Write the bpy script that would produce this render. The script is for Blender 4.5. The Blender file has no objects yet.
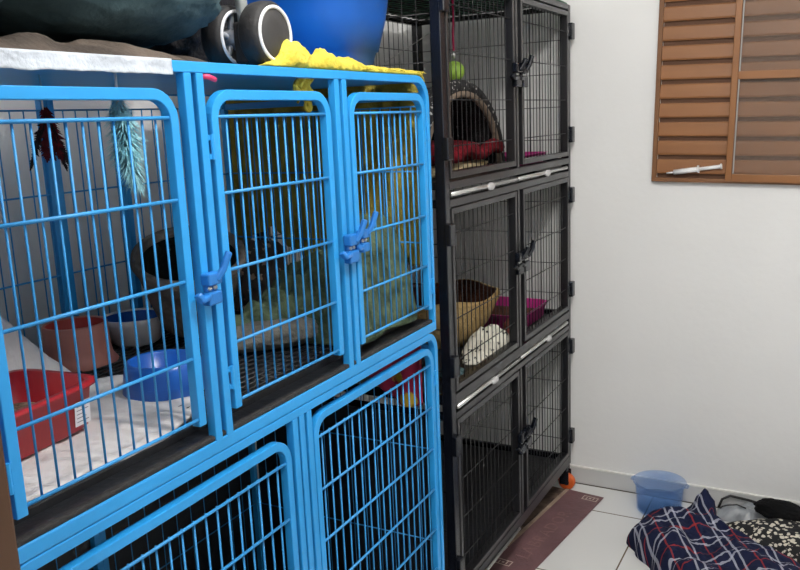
import bpy, bmesh, math, random
from mathutils import Vector, Matrix, noise
S = bpy.context.scene
C = S.collection
PI = math.pi
rnd = random.Random(7)

# ------------------------------------------------------------ camera, world, light, exposure
cam = bpy.data.cameras.new('camera'); camo = bpy.data.objects.new('camera', cam); C.objects.link(camo)
cam.sensor_width = 36.0; cam.lens = 823.86 / 800 * 36; cam.clip_start = 0.02; cam.clip_end = 30
yaw, pit, rol = .5024, -.1972, -.0427
F = Vector((-math.sin(yaw)*math.cos(pit), math.cos(yaw)*math.cos(pit), math.sin(pit)))
R = Vector((math.cos(yaw), math.sin(yaw), 0)); U = R.cross(F)
R2 = R*math.cos(rol) + U*math.sin(rol); U2 = -R*math.sin(rol) + U*math.cos(rol)
M = Matrix(((R2.x, U2.x, -F.x, .8909), (R2.y, U2.y, -F.y, -2.9807), (R2.z, U2.z, -F.z, 1.4305), (0, 0, 0, 1)))
camo.matrix_world = M
S.camera = camo

w = bpy.data.worlds.new('world'); S.world = w; w.use_nodes = True
w.node_tree.nodes['Background'].inputs[0].default_value = (.80, .88, 1, 1)
w.node_tree.nodes['Background'].inputs[1].default_value = .25

LAMP = (.80, -1.95, 2.45)
ld = bpy.data.lights.new('ceiling_bulb_light', 'POINT'); ld.energy = 62; ld.shadow_soft_size = .07; ld.color = (1, .975, .94)
lo = bpy.data.objects.new('ceiling_bulb_light', ld); lo.location = LAMP; C.objects.link(lo)
hd = bpy.data.lights.new('hall_fill_light', 'POINT'); hd.energy = 26; hd.shadow_soft_size = .22; hd.color = (1, .975, .94)  # added fill behind the camera, brightens lower back wall and floor through the doorway
ho = bpy.data.objects.new('hall_fill_light', hd); ho.location = (.75, -3.65, 2.25); C.objects.link(ho)
S.view_settings.view_transform = 'Standard'; S.view_settings.look = 'None'
S.view_settings.gamma = 1; S.view_settings.use_curve_mapping = False
S.view_settings.exposure = -0.20

# ------------------------------------------------------------ materials
def mat(name, col, rough=.6, metal=0, bump=0, bscale=60, var=0, vscale=8, spec=.5, col2=None, sheen=0, aniso=None):
    m = bpy.data.materials.new(name); m.use_nodes = True
    n = m.node_tree.nodes; l = m.node_tree.links; b = n['Principled BSDF']
    b.inputs['Base Color'].default_value = (*col, 1); b.inputs['Roughness'].default_value = rough
    b.inputs['Metallic'].default_value = metal; b.inputs['Specular IOR Level'].default_value = spec
    if sheen: b.inputs['Sheen Weight'].default_value = sheen
    tc = n.new('ShaderNodeTexCoord')
    mp = n.new('ShaderNodeMapping'); l.new(tc.outputs['Object'], mp.inputs[0])
    if aniso: mp.inputs['Scale'].default_value = aniso
    nz = n.new('ShaderNodeTexNoise'); nz.inputs['Scale'].default_value = vscale; nz.inputs['Detail'].default_value = 5
    l.new(mp.outputs[0], nz.inputs[0])
    r = n.new('ShaderNodeValToRGB'); l.new(nz.outputs[0], r.inputs[0])
    c2 = col2 or tuple(max(0, c*(1-var)) for c in col)
    r.color_ramp.elements[0].position = .35; r.color_ramp.elements[1].position = .65
    r.color_ramp.elements[0].color = (*c2, 1); r.color_ramp.elements[1].color = (*col, 1)
    l.new(r.outputs[0], b.inputs['Base Color'])
    if bump:
        n2 = n.new('ShaderNodeTexNoise'); n2.inputs['Scale'].default_value = bscale; n2.inputs['Detail'].default_value = 6
        l.new(mp.outputs[0], n2.inputs[0])
        bp = n.new('ShaderNodeBump'); bp.inputs['Strength'].default_value = bump; bp.inputs['Distance'].default_value = .01
        l.new(n2.outputs[0], bp.inputs['Height']); l.new(bp.outputs[0], b.inputs['Normal'])
    return m
def fabric(name, col, col2=None, var=.35, vscale=14, bump=.8, bscale=90):
    return mat(name, col, .92, 0, bump, bscale, var, vscale, .2, col2)

m_wall = mat('wall_paint', (.84, .84, .83), .75, 0, .10, 40, .03, 3)
m_wall_l = mat('side_wall_paint', (.88, .87, .86), .85, 0, .2, 55, .10, 3)
m_ceil = mat('ceiling_paint', (.88, .88, .88), .8)
m_blue = mat('blue_enamel', (.026, .345, .80), .34, 0, .05, 30, .10, 6)
m_bluehard = mat('blue_latch_plastic', (.018, .19, .58), .42, 0, .1, 60, .15, 20)
m_black = mat('black_enamel', (.006, .008, .014), .25, 0, .04, 40, .2, 8, .6)
m_grey = mat('black_satin_enamel', (.014, .014, .016), .30, 0, .04, 40, .15, 8, .8)
m_tray = mat('black_tray_plastic', (.012, .013, .016), .45, 0, .2, 60, .3, 12)
m_trayedge = mat('worn_tray_edge', (.028, .026, .026), .75, 0, .6, 60, .5, 25)
m_steel = mat('bright_steel', (.70, .70, .68), .28, .9, .05, 20, .1, 8)
m_orange = mat('orange_rubber', (.75, .13, .02), .5, 0, .1, 40, .2, 20)
m_rubber = mat('black_rubber', (.018, .017, .018), .65, 0, .2, 80, .3, 20)
m_brown = mat('brown_wood_frame', (.22, .095, .035), .5, 0, .15, 20, .25, 6, aniso=(1, 1, .1))
m_brown_d = mat('brown_jamb', (.085, .038, .016), .55, 0, .2, 20, .3, 5, aniso=(1, 1, .1))

def tile_mat():
    m = mat('white_floor_tile', (.78, .78, .765), .22, 0, .02, 10, .04, 2)
    n = m.node_tree.nodes; l = m.node_tree.links; b = n['Principled BSDF']
    tc = n.new('ShaderNodeTexCoord'); sp = n.new('ShaderNodeSeparateXYZ'); l.new(tc.outputs['Object'], sp.inputs[0])
    outs = []
    for k, off in (('X', .310), ('Y', -.209)):
        a = n.new('ShaderNodeMath'); a.operation = 'ADD'; a.inputs[1].default_value = 20*.46 - off + .23; l.new(sp.outputs[k], a.inputs[0])
        q = n.new('ShaderNodeMath'); q.operation = 'MODULO'; q.inputs[1].default_value = .46; l.new(a.outputs[0], q.inputs[0])
        s_ = n.new('ShaderNodeMath'); s_.operation = 'SUBTRACT'; s_.inputs[1].default_value = .23; l.new(q.outputs[0], s_.inputs[0])
        ab = n.new('ShaderNodeMath'); ab.operation = 'ABSOLUTE'; l.new(s_.outputs[0], ab.inputs[0])
        lt = n.new('ShaderNodeMath'); lt.operation = 'LESS_THAN'; lt.inputs[1].default_value = .0026; l.new(ab.outputs[0], lt.inputs[0])
        outs.append(lt)
    mx = n.new('ShaderNodeMath'); mx.operation = 'MAXIMUM'; l.new(outs[0].outputs[0], mx.inputs[0]); l.new(outs[1].outputs[0], mx.inputs[1])
    mix = n.new('ShaderNodeMixRGB'); l.new(mx.outputs[0], mix.inputs[0])
    src = b.inputs['Base Color'].links[0].from_socket
    l.new(src, mix.inputs[1]); mix.inputs[2].default_value = (.16, .12, .08, 1); l.new(mix.outputs[0], b.inputs['Base Color'])
    return m
m_tile = tile_mat()

def plaid_mat():
    m = bpy.data.materials.new('navy_plaid'); m.use_nodes = True
    n = m.node_tree.nodes; l = m.node_tree.links; b = n['Principled BSDF']
    b.inputs['Roughness'].default_value = .9; b.inputs['Specular IOR Level'].default_value = .2
    uv = n.new('ShaderNodeUVMap'); uv.uv_map = 'UVMap'
    sp = n.new('ShaderNodeSeparateXYZ'); l.new(uv.outputs[0], sp.inputs[0])
    def stripes(sock, period, spans):
        md = n.new('ShaderNodeMath'); md.operation = 'FLOORED_MODULO'; md.inputs[1].default_value = period; l.new(sock, md.inputs[0])
        res = None
        for a, b_ in spans:
            g = n.new('ShaderNodeMath'); g.operation = 'GREATER_THAN'; g.inputs[1].default_value = a; l.new(md.outputs[0], g.inputs[0])
            t = n.new('ShaderNodeMath'); t.operation = 'LESS_THAN'; t.inputs[1].default_value = b_; l.new(md.outputs[0], t.inputs[0])
            p = n.new('ShaderNodeMath'); p.operation = 'MULTIPLY'; l.new(g.outputs[0], p.inputs[0]); l.new(t.outputs[0], p.inputs[1])
            if res is None: res = p
            else:
                q = n.new('ShaderNodeMath'); q.operation = 'ADD'; l.new(res.outputs[0], q.inputs[0]); l.new(p.outputs[0], q.inputs[1]); res = q
        return res
    wx = stripes(sp.outputs['X'], .120, [(.006, .0125), (.030, .0365)])
    wy = stripes(sp.outputs['Y'], .120, [(.006, .0125), (.030, .0365)])
    rx = stripes(sp.outputs['X'], .120, [(.076, .081)]); ry = stripes(sp.outputs['Y'], .120, [(.076, .081)])
    base = n.new('ShaderNodeRGB'); base.outputs[0].default_value = (.010, .014, .045, 1)
    def mix(a, fac, col, amt):
        mu = n.new('ShaderNodeMath'); mu.operation = 'MULTIPLY'; mu.inputs[1].default_value = amt; l.new(fac.outputs[0], mu.inputs[0])
        x = n.new('ShaderNodeMixRGB'); l.new(mu.outputs[0], x.inputs[0]); l.new(a, x.inputs[1]); x.inputs[2].default_value = (*col, 1)
        return x.outputs[0]
    c = mix(base.outputs[0], rx, (.40, .035, .025), .6); c = mix(c, ry, (.40, .035, .025), .6)
    c = mix(c, wx, (.60, .62, .72), .50); c = mix(c, wy, (.60, .62, .72), .50)
    l.new(c, b.inputs['Base Color'])
    nz = n.new('ShaderNodeTexNoise'); nz.inputs['Scale'].default_value = 120
    bp = n.new('ShaderNodeBump'); bp.inputs['Strength'].default_value = .3; bp.inputs['Distance'].default_value = .004
    l.new(nz.outputs[0], bp.inputs['Height']); l.new(bp.outputs[0], b.inputs['Normal'])
    return m

def spots_mat(name, base, spot, scale=45, thr=.32, spot2=None):
    m = bpy.data.materials.new(name); m.use_nodes = True
    n = m.node_tree.nodes; l = m.node_tree.links; b = n['Principled BSDF']; b.inputs['Roughness'].default_value = .9
    tc = n.new('ShaderNodeTexCoord'); nz = n.new('ShaderNodeTexNoise'); nz.inputs['Scale'].default_value = 30
    mx = n.new('ShaderNodeMixRGB'); mx.inputs[0].default_value = .012; l.new(tc.outputs['Object'], mx.inputs[1]); l.new(nz.outputs['Color'], mx.inputs[2])
    v = n.new('ShaderNodeTexVoronoi'); v.inputs['Scale'].default_value = scale; l.new(mx.outputs[0], v.inputs[0])
    r = n.new('ShaderNodeValToRGB'); l.new(v.outputs['Distance'], r.inputs[0])
    r.color_ramp.elements[0].position = thr; r.color_ramp.elements[1].position = thr+.06
    r.color_ramp.elements[0].color = (*spot, 1); r.color_ramp.elements[1].color = (*base, 1)
    if spot2:
        vr = n.new('ShaderNodeMixRGB'); vr.inputs[1].default_value = (*spot, 1); vr.inputs[2].default_value = (*spot2, 1)
        sp = n.new('ShaderNodeSeparateXYZ'); l.new(v.outputs['Color'], sp.inputs[0]); l.new(sp.outputs[0], vr.inputs[0])
        f = n.new('ShaderNodeValToRGB'); l.new(v.outputs['Distance'], f.inputs[0])
        f.color_ramp.elements[0].position = thr; f.color_ramp.elements[1].position = thr+.06
        m2 = n.new('ShaderNodeMixRGB'); l.new(f.outputs[0], m2.inputs[0]); l.new(vr.outputs[0], m2.inputs[1]); m2.inputs[2].default_value = (*base, 1)
        l.new(m2.outputs[0], b.inputs['Base Color'])
    else: l.new(r.outputs[0], b.inputs['Base Color'])
    return m

def clear_mat(name, col, trans=.75, rough=.08):
    m = bpy.data.materials.new(name); m.use_nodes = True
    n = m.node_tree.nodes; l = m.node_tree.links
    b = n['Principled BSDF']; b.inputs['Base Color'].default_value = (*col, 1); b.inputs['Roughness'].default_value = rough
    t = n.new('ShaderNodeBsdfTransparent'); t.inputs[0].default_value = (*[1-(1-c)*.16 for c in col], 1)
    x = n.new('ShaderNodeMixShader'); x.inputs[0].default_value = trans
    l.new(b.outputs[0], x.inputs[1]); l.new(t.outputs[0], x.inputs[2]); l.new(x.outputs[0], n['Material Output'].inputs[0])
    return m

# ------------------------------------------------------------ mesh helpers
def new_bm(): return bmesh.new()
def link(name, bm, m, parent=None, smooth=False, bevel=0, loc=None, rz=0):
    me = bpy.data.meshes.new(name); bmesh.ops.recalc_face_normals(bm, faces=bm.faces); bm.to_mesh(me); bm.free()
    o = bpy.data.objects.new(name, me); C.objects.link(o); me.materials.append(m)
    if smooth:
        for p in me.polygons: p.use_smooth = True
    if bevel:
        b = o.modifiers.new('bevel', 'BEVEL'); b.width = bevel; b.segments = 2; b.limit_method = 'ANGLE'
    if parent: o.parent = parent
    if loc: o.location = loc
    if rz: o.rotation_euler.z = rz
    return o
def box(bm, x0, x1, y0, y1, z0, z1):
    v = [bm.verts.new((x, y, z)) for x in (x0, x1) for y in (y0, y1) for z in (z0, z1)]
    for f in ((0,1,3,2),(4,6,7,5),(0,4,5,1),(2,3,7,6),(0,2,6,4),(1,5,7,3)): bm.faces.new([v[i] for i in f])
def sweep(bm, pts, prof, closed=False, up=None, cap=True):
    """sweep a list of 2D profile points along a 3D path"""
    pts = [Vector(p) for p in pts]; N = len(pts); rings = []
    prev = None
    for i, p in enumerate(pts):
        a = pts[i-1] if (i > 0 or closed) else p; b = pts[(i+1) % N] if (i < N-1 or closed) else p
        t = (b-a).normalized()
        if up is not None: s = t.cross(Vector(up))
        elif prev is None: s = t.cross(Vector((0,0,1)) if abs(t.z) < .9 else Vector((1,0,0)))
        else: s = prev - t*prev.dot(t)
        s.normalize(); prev = s; q = s.cross(t)
        k = 1.0
        if up is not None and 0 < i < N-1 or closed:
            d1 = (p-a).normalized(); d2 = (b-p).normalized(); c = max(.3, math.sqrt(max(0, (1+d1.dot(d2))/2))); k = 1/c
        rings.append([bm.verts.new(p + s*u*(k if up is not None else 1) + q*v) for u, v in prof])
    n = len(prof)
    for i in range(N if closed else N-1):
        A = rings[i]; B = rings[(i+1) % N]
        for j in range(n): bm.faces.new((A[j], A[(j+1) % n], B[(j+1) % n], B[j]))
    if cap and not closed:
        bm.faces.new(rings[0]); bm.faces.new(rings[-1][::-1])
def circ(r, n=8): return [(r*math.cos(2*PI*i/n), r*math.sin(2*PI*i/n)) for i in range(n)]
def rect(a, b): return [(-a/2, -b/2), (a/2, -b/2), (a/2, b/2), (-a/2, b/2)]
def rod(bm, a, b, r, n=6): sweep(bm, [a, b], circ(r, n))
def lathe(bm, prof, n=32, c=(0,0,0), axis='z', closed=False):
    rings = []
    for r, z in prof:
        ring = []
        for i in range(n):
            a = 2*PI*i/n
            if axis == 'z': v = (c[0]+r*math.cos(a), c[1]+r*math.sin(a), c[2]+z)
            elif axis == 'x': v = (c[0]+z, c[1]+r*math.cos(a), c[2]+r*math.sin(a))
            else: v = (c[0]+r*math.cos(a), c[1]+z, c[2]+r*math.sin(a))
            ring.append(bm.verts.new(v))
        rings.append(ring)
    for k in range(len(rings)-1 + (1 if closed else 0)):
        A, B = rings[k], rings[(k+1) % len(rings)]
        for i in range(n): bm.faces.new((A[i], A[(i+1) % n], B[(i+1) % n], B[i]))
    if not closed:
        if prof[0][0] < .0021: bm.faces.new(rings[0])
        if prof[-1][0] < .0021: bm.faces.new(rings[-1])
def arcpath(w0, u0, u1, z0, z1, r, n=7, corners='tl tr br bl'):
    """rounded rectangle in the plane x=w0 going (u,z)"""
    P = []
    def arc(cu, cz, a0):
        for i in range(n): a = a0 + PI/2*i/(n-1); P.append((w0, cu+r*math.cos(a), cz+r*math.sin(a)))
    if 'br' in corners: arc(u1-r, z0+r, -PI/2)
    else: P.append((w0, u1, z0))
    if 'tr' in corners: arc(u1-r, z1-r, 0)
    else: P.append((w0, u1, z1))
    if 'tl' in corners: arc(u0+r, z1-r, PI/2)
    else: P.append((w0, u0, z1))
    if 'bl' in corners: arc(u0+r, z0+r, PI)
    else: P.append((w0, u0, z0))
    return P
def empty(name, loc=(0,0,0), rz=0, **k):
    o = bpy.data.objects.new(name, None); C.objects.link(o); o.location = loc; o.rotation_euler.z = rz; tag(o, **k); return o
def tag(o, label=None, cat=None, group=None, kind=None):
    if label: o['label'] = label
    if cat: o['category'] = cat
    if group: o['group'] = group
    if kind: o['kind'] = kind
    return o
def fbm(x, y, z=0, s=1.0, o=4): 
    return noise.fractal(Vector((x*s, y*s, z*s)), 1.0, 2.0, o)
def blob(name, c, r, m, seed=0, amp=.06, sc=3, pw=2.0, parent=None, rz=0, sub=5, fold=0, fsc=30, flat=True):
    """cushion: superellipsoid displaced by noise; rests its underside on z = c.z - r.z"""
    bm = new_bm(); bmesh.ops.create_icosphere(bm, subdivisions=sub, radius=1)
    for v in bm.verts:
        p = v.co.copy(); s = (abs(p.x)**pw + abs(p.y)**pw + abs(p.z)**pw)**(1/pw); q = p/s
        d = 1 + amp*fbm(q.x+seed, q.y, q.z, sc) + fold*math.sin(fsc*(q.x*.4+q.z+.5*fbm(q.x+seed, q.y, q.z, 1.5)))
        q = Vector((q.x*r[0]*d, q.y*r[1]*d, q.z*r[2]*d))
        if flat: q.z = max(q.z, -r[2]*.92)
        v.co = q
    zmin = min(v.co.z for v in bm.verts)
    for v in bm.verts: v.co.z -= zmin
    return link(name, bm, m, parent, True, loc=(c[0], c[1], c[2]), rz=rz)
def mound(name, outline, cen, hf, m, base=0, nr=40, na=160, parent=None, uvrot=0, loc=(0,0,0), thick=.004, uvk=1.0):
    """closed heap of cloth over a star-shaped outline; hf(x, y, t) is the height, t = 0 centre .. 1 rim"""
    cx, cy = cen; pol = sorted([(math.atan2(y-cy, x-cx), math.hypot(x-cx, y-cy)) for x, y in outline])
    def rad(a):
        n = len(pol)
        for i in range(n):
            a0, r0 = pol[i]; a1, r1 = pol[(i+1) % n]
            if i == n-1: a1 += 2*PI
            aa = a if a >= a0 else a+2*PI
            if a0 <= aa <= a1:
                t = (aa-a0)/max(1e-6, a1-a0); t = t*t*(3-2*t); return r0*(1-t)+r1*t
        return pol[0][1]
    bm = new_bm(); uvl = bm.loops.layers.uv.new('UVMap')
    top = []; c0 = bm.verts.new((cx, cy, base+thick+hf(cx, cy, 0))); 
    for i in range(1, nr+1):
        t = i/nr; ring = []
        for j in range(na):
            a = -PI + 2*PI*j/na; rr = rad(a)*t; x = cx+rr*math.cos(a); y = cy+rr*math.sin(a)
            ring.append(bm.verts.new((x, y, base+thick+hf(x, y, t))))
        top.append(ring)
    for j in range(na): bm.faces.new((c0, top[0][j], top[0][(j+1) % na]))
    for i in range(nr-1):
        for j in range(na): bm.faces.new((top[i][j], top[i+1][j], top[i+1][(j+1) % na], top[i][(j+1) % na]))
    bot = [bm.verts.new((v.co.x, v.co.y, base)) for v in top[-1]]
    for j in range(na): bm.faces.new((top[-1][j], bot[j], bot[(j+1) % na], top[-1][(j+1) % na]))
    bm.faces.new(bot)
    ca, sa = math.cos(uvrot), math.sin(uvrot)
    for f in bm.faces:
        for lp in f.loops:
            p = lp.vert.co; x = p.x + .55*(p.z-base) + .006*fbm(p.x, p.y, 0, 7); y = p.y - .75*(p.z-base) + .006*fbm(p.y+5, p.x, 0, 7)
            lp[uvl].uv = ((x*ca+y*sa)*uvk, (-x*sa+y*ca)*uvk)
    return link(name, bm, m, parent, True, loc=loc)
def sheet(name, P, nu, nv, m, thick=.002, parent=None):
    """solid cloth from a parametric surface P(s, t)"""
    bm = new_bm(); g = [[bm.verts.new(P(i/nu, j/nv)) for j in range(nv+1)] for i in range(nu+1)]
    for i in range(nu):
        for j in range(nv): bm.faces.new((g[i][j], g[i+1][j], g[i+1][j+1], g[i][j+1]))
    o = link(name, bm, m, parent, True)
    s = o.modifiers.new('thickness', 'SOLIDIFY'); s.thickness = thick; s.offset = 0
    return o

# ------------------------------------------------------------ the room
def struct(name, boxes, m, bevel=0):
    bm = new_bm()
    for b in boxes: box(bm, *b)
    return tag(link(name, bm, m, None, bevel=bevel), kind='structure')
XL, XR, YF, ZC = -.70, 2.3, -2.52, 2.62
struct('floor', [(XL-.1, XR+.1, -4.2, .1, -.06, 0)], m_tile)
struct('ceiling', [(XL-.1, XR+.1, -4.2, .1, ZC, ZC+.06)], m_ceil)
struct('wall_back', [(XL-.1, XR+.1, 0, .1, 0, ZC)], m_wall)
struct('wall_left', [(XL-.1, XL, -4.2, 0, 0, ZC)], m_wall_l)
struct('wall_right', [(XR, XR+.1, -4.2, 0, 0, ZC)], m_wall)
struct('wall_front', [(XL, .15, YF-.14, YF, 0, ZC), (1.25, XR, YF-.14, YF, 0, ZC), (.15, 1.25, YF-.14, YF, 2.12, ZC)], m_wall)
struct('wall_hall', [(XL, XR, -4.2, -4.1, 0, ZC)], m_wall)
# door casing round the doorway the camera looks through
struct('door_1', [(.15, .182, YF-.155, YF+.016, 0, 2.12), (1.218, 1.25, YF-.155, YF+.016, 0, 2.12), (.182, 1.218, YF-.155, YF+.016, 2.085, 2.12),
                  (.09, .15, YF, YF+.016, 0, 2.15), (1.25, 1.31, YF, YF+.016, 0, 2.15)], m_brown_d, .003)
m_base = mat('grey_white_skirting_tile', (.60, .60, .59), .35, 0, .05, 20, .06, 6)
m_baset = mat('skirting_top_bead', (.80, .79, .75), .6, 0, .2, 60, .05, 8)
struct('baseboard_back', [(XL, XR, -.009, 0, .002, .0665)], m_base)
struct('trim_1', [(XL, XR, -.010, 0, .0665, .0715)], m_baset)
struct('baseboard_right', [(XR-.009, XR, YF, -.01, .002, .07)], m_base)
struct('trim_2', [(XL, XR, -.013, -.009, 0, .003)], mat('dark_grout', (.10, .085, .07), .9))

# window, hung a little out of square as in the photo
wt = -.0273
def win():
    root = bpy.data.objects.new('window_1', None); C.objects.link(root); root.location = (.282, 0, 1.184); root['kind'] = 'structure'
    root.rotation_euler = (0, -wt, 0)
    W, H = 1.02, 1.0
    bm = new_bm(); box(bm, 0, .015, -.016, .01, 0, H); box(bm, W-.015, W, -.016, .01, 0, H); box(bm, .015, W-.015, -.016, .01, H-.015, H)
    box(bm, .015, W-.015, -.022, .01, 0, .014)
    link('window_frame', bm, m_brown, root, bevel=.002)
    m_sl = mat('brown_shutter_slats', (.30, .125, .042), .45, 0, .12, 30, .22, 9, aniso=(.15, 1, 1.5))
    bm = new_bm(); k = 0; z = .026
    while z < H-.07:
        # tilted lath with a rolled lower lip
        pr_ = [(-.0008, z+.002), (-.0095, z+.003), (-.0110, z+.009), (-.0085, z+.046), (-.0065, z+.050), (-.0008, z+.051)]
        a = [bm.verts.new((.0155, y, zz)) for y, zz in pr_]; b = [bm.verts.new((W-.0155, y, zz)) for y, zz in pr_]
        n = len(pr_)
        for i in range(n): bm.faces.new((a[i], a[(i+1) % n], b[(i+1) % n], b[i]))
        bm.faces.new(a); bm.faces.new(b[::-1])
        z += .0632
    link('shutter_slats', bm, m_sl, root)
    bm = new_bm(); box(bm, .016, W-.016, -.0004, .006, .014, H-.016); link('shutter_back', bm, mat('dark_brown_back', (.10, .042, .018), .7), root)
    # sliding sash
    sx = .243
    bm = new_bm()
    box(bm, sx, sx+.020, -.030, -.013, .006, H-.02); box(bm, W-.037, W-.018, -.030, -.013, .006, H-.02)
    box(bm, sx+.020, W-.037, -.030, -.013, .006, .032); box(bm, sx+.020, W-.037, -.030, -.013, H-.045, H-.02)
    box(bm, sx+.020, W-.037, -.030, -.013, .338, .364)
    s = link('sash', bm, mat('brown_sash', (.28, .115, .036), .4, 0, .1, 30, .15, 8), root, bevel=.002)
    g = clear_mat('window_glass', (.50, .42, .36), .90, .04)
    bm = new_bm(); box(bm, sx+.018, W-.035, -.023, -.020, .030, .340); link('pane', bm, g, s)
    bm = new_bm(); box(bm, sx+.018, W-.035, -.023, -.020, .362, H-.043); link('pane', bm, g, s)
    bm = new_bm(); box(bm, sx+.022, sx+.026, -.0295, -.0235, .034, H-.05)
    link('glazing_gasket', bm, mat('grey_gasket', (.33, .32, .31), .6), s)
win()

# ceiling bulb, out of frame: bulb, socket
bulb = empty('ceiling_lamp', (LAMP[0], LAMP[1], ZC), label='bare white ceiling bulb hanging above the room', cat='lamp')
bm = new_bm(); lathe(bm, [(.045, 0), (.045, -.02), (.02, -.03), (.02, -.08), (.001, -.08)], 24); link('socket', bm, m_ceil, bulb)
# ------------------------------------------------------------ blue cage
BA = .0143
cage = empty('pet_cage', (.03, -1.1, 0), BA, label='bright blue steel cage of two tiers with wire doors, along the left side', cat='cage')
def BW(p):   # local blue -> world
    c, s = math.cos(BA), math.sin(BA); return Vector((.03+p[0]*c-p[1]*s, -1.1+p[0]*s+p[1]*c, p[2]))
T = .016; DEP = -.60; UR = -.140; UL = -1.351
ZT, ZM1, ZM0 = 1.527, .9485, .930
def posts(us, z0, z1, w, m=m_blue):
    for u in us:
        bm = new_bm(); box(bm, w-T, w, u-T/2, u+T/2, z0, z1); link('post', bm, m, cage, bevel=.0015)
# outer front frames, rounded upper corners
def frontframe(z0, z1, r, corners, w=0):
    bm = new_bm(); sweep(bm, arcpath(w-T/2, UL+T/2, UR-T/2, z0+T/2, z1-T/2, r, 8, corners), rect(T, T), True, up=(1,0,0))
    link('outer_frame', bm, m_blue, cage, bevel=.0015)
frontframe(ZM0+.0022, ZT, .052, 'tl tr'); frontframe(.10, ZM0-.0012, .040, 'tl tr')
frontframe(ZM0+.0022, ZT, .052, 'tl tr', DEP+T); frontframe(.10, ZM0-.0012, .040, 'tl tr', DEP+T)
posts((-.5125, -.540, -.921, -.9475, -1.328), ZM1, ZT-T, 0)
posts((-.700, -.7235, -.745), .10+T, ZM0-T-.0012, 0)
posts((-.701, -.7175), ZM1, ZT-T, DEP+T); posts((-.701, -.7175), .116, ZM0-T-.0012, DEP+T)
posts((-.515,), ZM1, ZT-T, DEP+T)
for u in (UR-T/2, UL+T/2):
    for z in (ZT-T-.028, ZM1-.008, ZM0-T-.03, .108):
        bm = new_bm(); box(bm, DEP+T, -T, u-T/2, u+T/2, z-T/2, z+T/2); link('side_rail', bm, m_blue, cage, bevel=.0015)
bm = new_bm(); box(bm, DEP+T, -T-.014, UL+.01, UR-.006, ZT-.013, ZT-.003); link('top_panel', bm, m_blue, cage, bevel=.002)
# back and side rod grids
m_rod = mat('blue_enamel_rod', (.035, .31, .70), .48, 0, .03, 30, .08, 6)
def grid(name, axis, at, a0, a1, zs, z0, z1, n, r=.0016, R_=.0021, m=m_rod, parent=cage):
    bm = new_bm()
    pt = (lambda a, z: (at, a, z)) if axis == 'w' else (lambda a, z: (a, at, z))
    for z in zs: rod(bm, pt(a0, z), pt(a1, z), R_)
    off = .004 
    pt2 = (lambda a, z: (at-off, a, z)) if axis == 'w' else (lambda a, z: (a, at-off, z))
    for i in range(n):
        a = a0 + (a1-a0)*(i+1)/(n+1); rod(bm, pt2(a, z0), pt2(a, z1), r)
    return link(name, bm, m, parent, True)
grid('back_grid', 'w', DEP+.012, UL+T, UR-T, (1.48, 1.311, 1.142, .985), .985, 1.48, 36)
grid('back_grid', 'w', DEP+.012, UL+T, UR-T, (.87, .62, .37, .13), .13, .87, 22, .0012, .0016)
for u in (UR-.008, UL+.010):
    grid('side_grid', 'u', u, DEP+T, -T, (1.46, 1.311, 1.142, .985), .985, 1.46, 20)
    grid('side_grid', 'u', u, DEP+T, -T, (.86, .62, .37, .13), .13, .86, 13, .0012, .0016)
bm = new_bm(); box(bm, DEP-.004, DEP-.001, UL+.01, UR-.01, .105, .92); link('back_panel', bm, m_tray, cage)
bm = new_bm(); box(bm, DEP+.02, -.03, UR+.0005, UR+.003, .105, .70); link('side_panel', bm, m_tray, cage)
# trays with a folded lip
for z0, ztop in ((ZM1+.001, .972), (.118, .14)):
    bm = new_bm()
    box(bm, DEP+T+.002, -.045, UL+.018, UR-.018, z0, z0+.020)
    box(bm, -.045, -.006, UL+.018, UR-.018, z0, z0+.008)
    box(bm, -.018, -.0148, UL+.018, UR-.018, z0+.0005, z0+.007)
    box(bm, DEP+T+.002, DEP+T+.010, UL+.018, UR-.018, z0, z0+.045)
    t = link('tray', bm, m_tray, cage, bevel=.002)
    bm = new_bm(); box(bm, -.0145, -.002, UL+.018, UR-.018, z0+.0005, z0+.009)
    link('tray_lip', bm, m_trayedge, t, bevel=.003)
# raised black mesh floor in the middle bay
bm = new_bm()
zf = ZM1+.0215
for i in range(30): 
    u = -.90+.72*i/29; rod(bm, (-.045, u, zf), (-.55, u, zf), .0017, 5)
for i in range(28):
    a = -.048-.5*i/27; rod(bm, (a, -.905, zf+.003), (a, -.175, zf+.003), .0022, 5)
link('floor_mesh', bm, m_tray, cage, True)
# doors
def door(u0, u1, z0, z1, zs, nb, hinge, r=.038):
    bm = new_bm()
    P = arcpath(-T/2, u0+T/2, u1-T/2, z0, z1-T/2, r, 8, 'tl tr')   # open at the bottom: legs end below the lowest rod
    i = [k for k, p in enumerate(P)]
    P = P[0:]  # begins at lower right corner, runs up, over, down
    sweep(bm, P, rect(T, T), False, up=(1,0,0))
    d = link('door', bm, m_blue, cage, bevel=.0015)
    bm = new_bm()
    for z in zs: rod(bm, (-.004, u0+T-.002, z), (-.004, u1-T+.002, z), .0027, 8)
    for k in range(nb):
        u = (u0+T/2+.035+.0256*k) if nb == 11 else (u0+T/2 + (u1-u0-T)*(k+1)/(nb+1)); rod(bm, (-.0085, u, zs[-1]-.001), (-.0085, u, zs[0]+.001), .0018, 6)
    link('wire_grid', bm, m_rod, d, True)
    for z in (z0+.055, z1-.085):
        bm = new_bm(); hu = u0-.0045 if hinge < 0 else u1+.0045
        rod(bm, (.001, hu, z-.019), (.001, hu, z+.019), .0035, 8); box(bm, -.004, .0005, hu-.008, hu+.008, z-.018, z-.010); box(bm, -.004, .0005, hu-.008, hu+.008, z+.010, z+.018)
        link('hinge', bm, m_blue, d)
    return d
UZ = (1.4475, 1.331, 1.2105, 1.0925, .9965)
d1 = door(-1.311, -.973, .985, 1.488, UZ, 11, -1)
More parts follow.
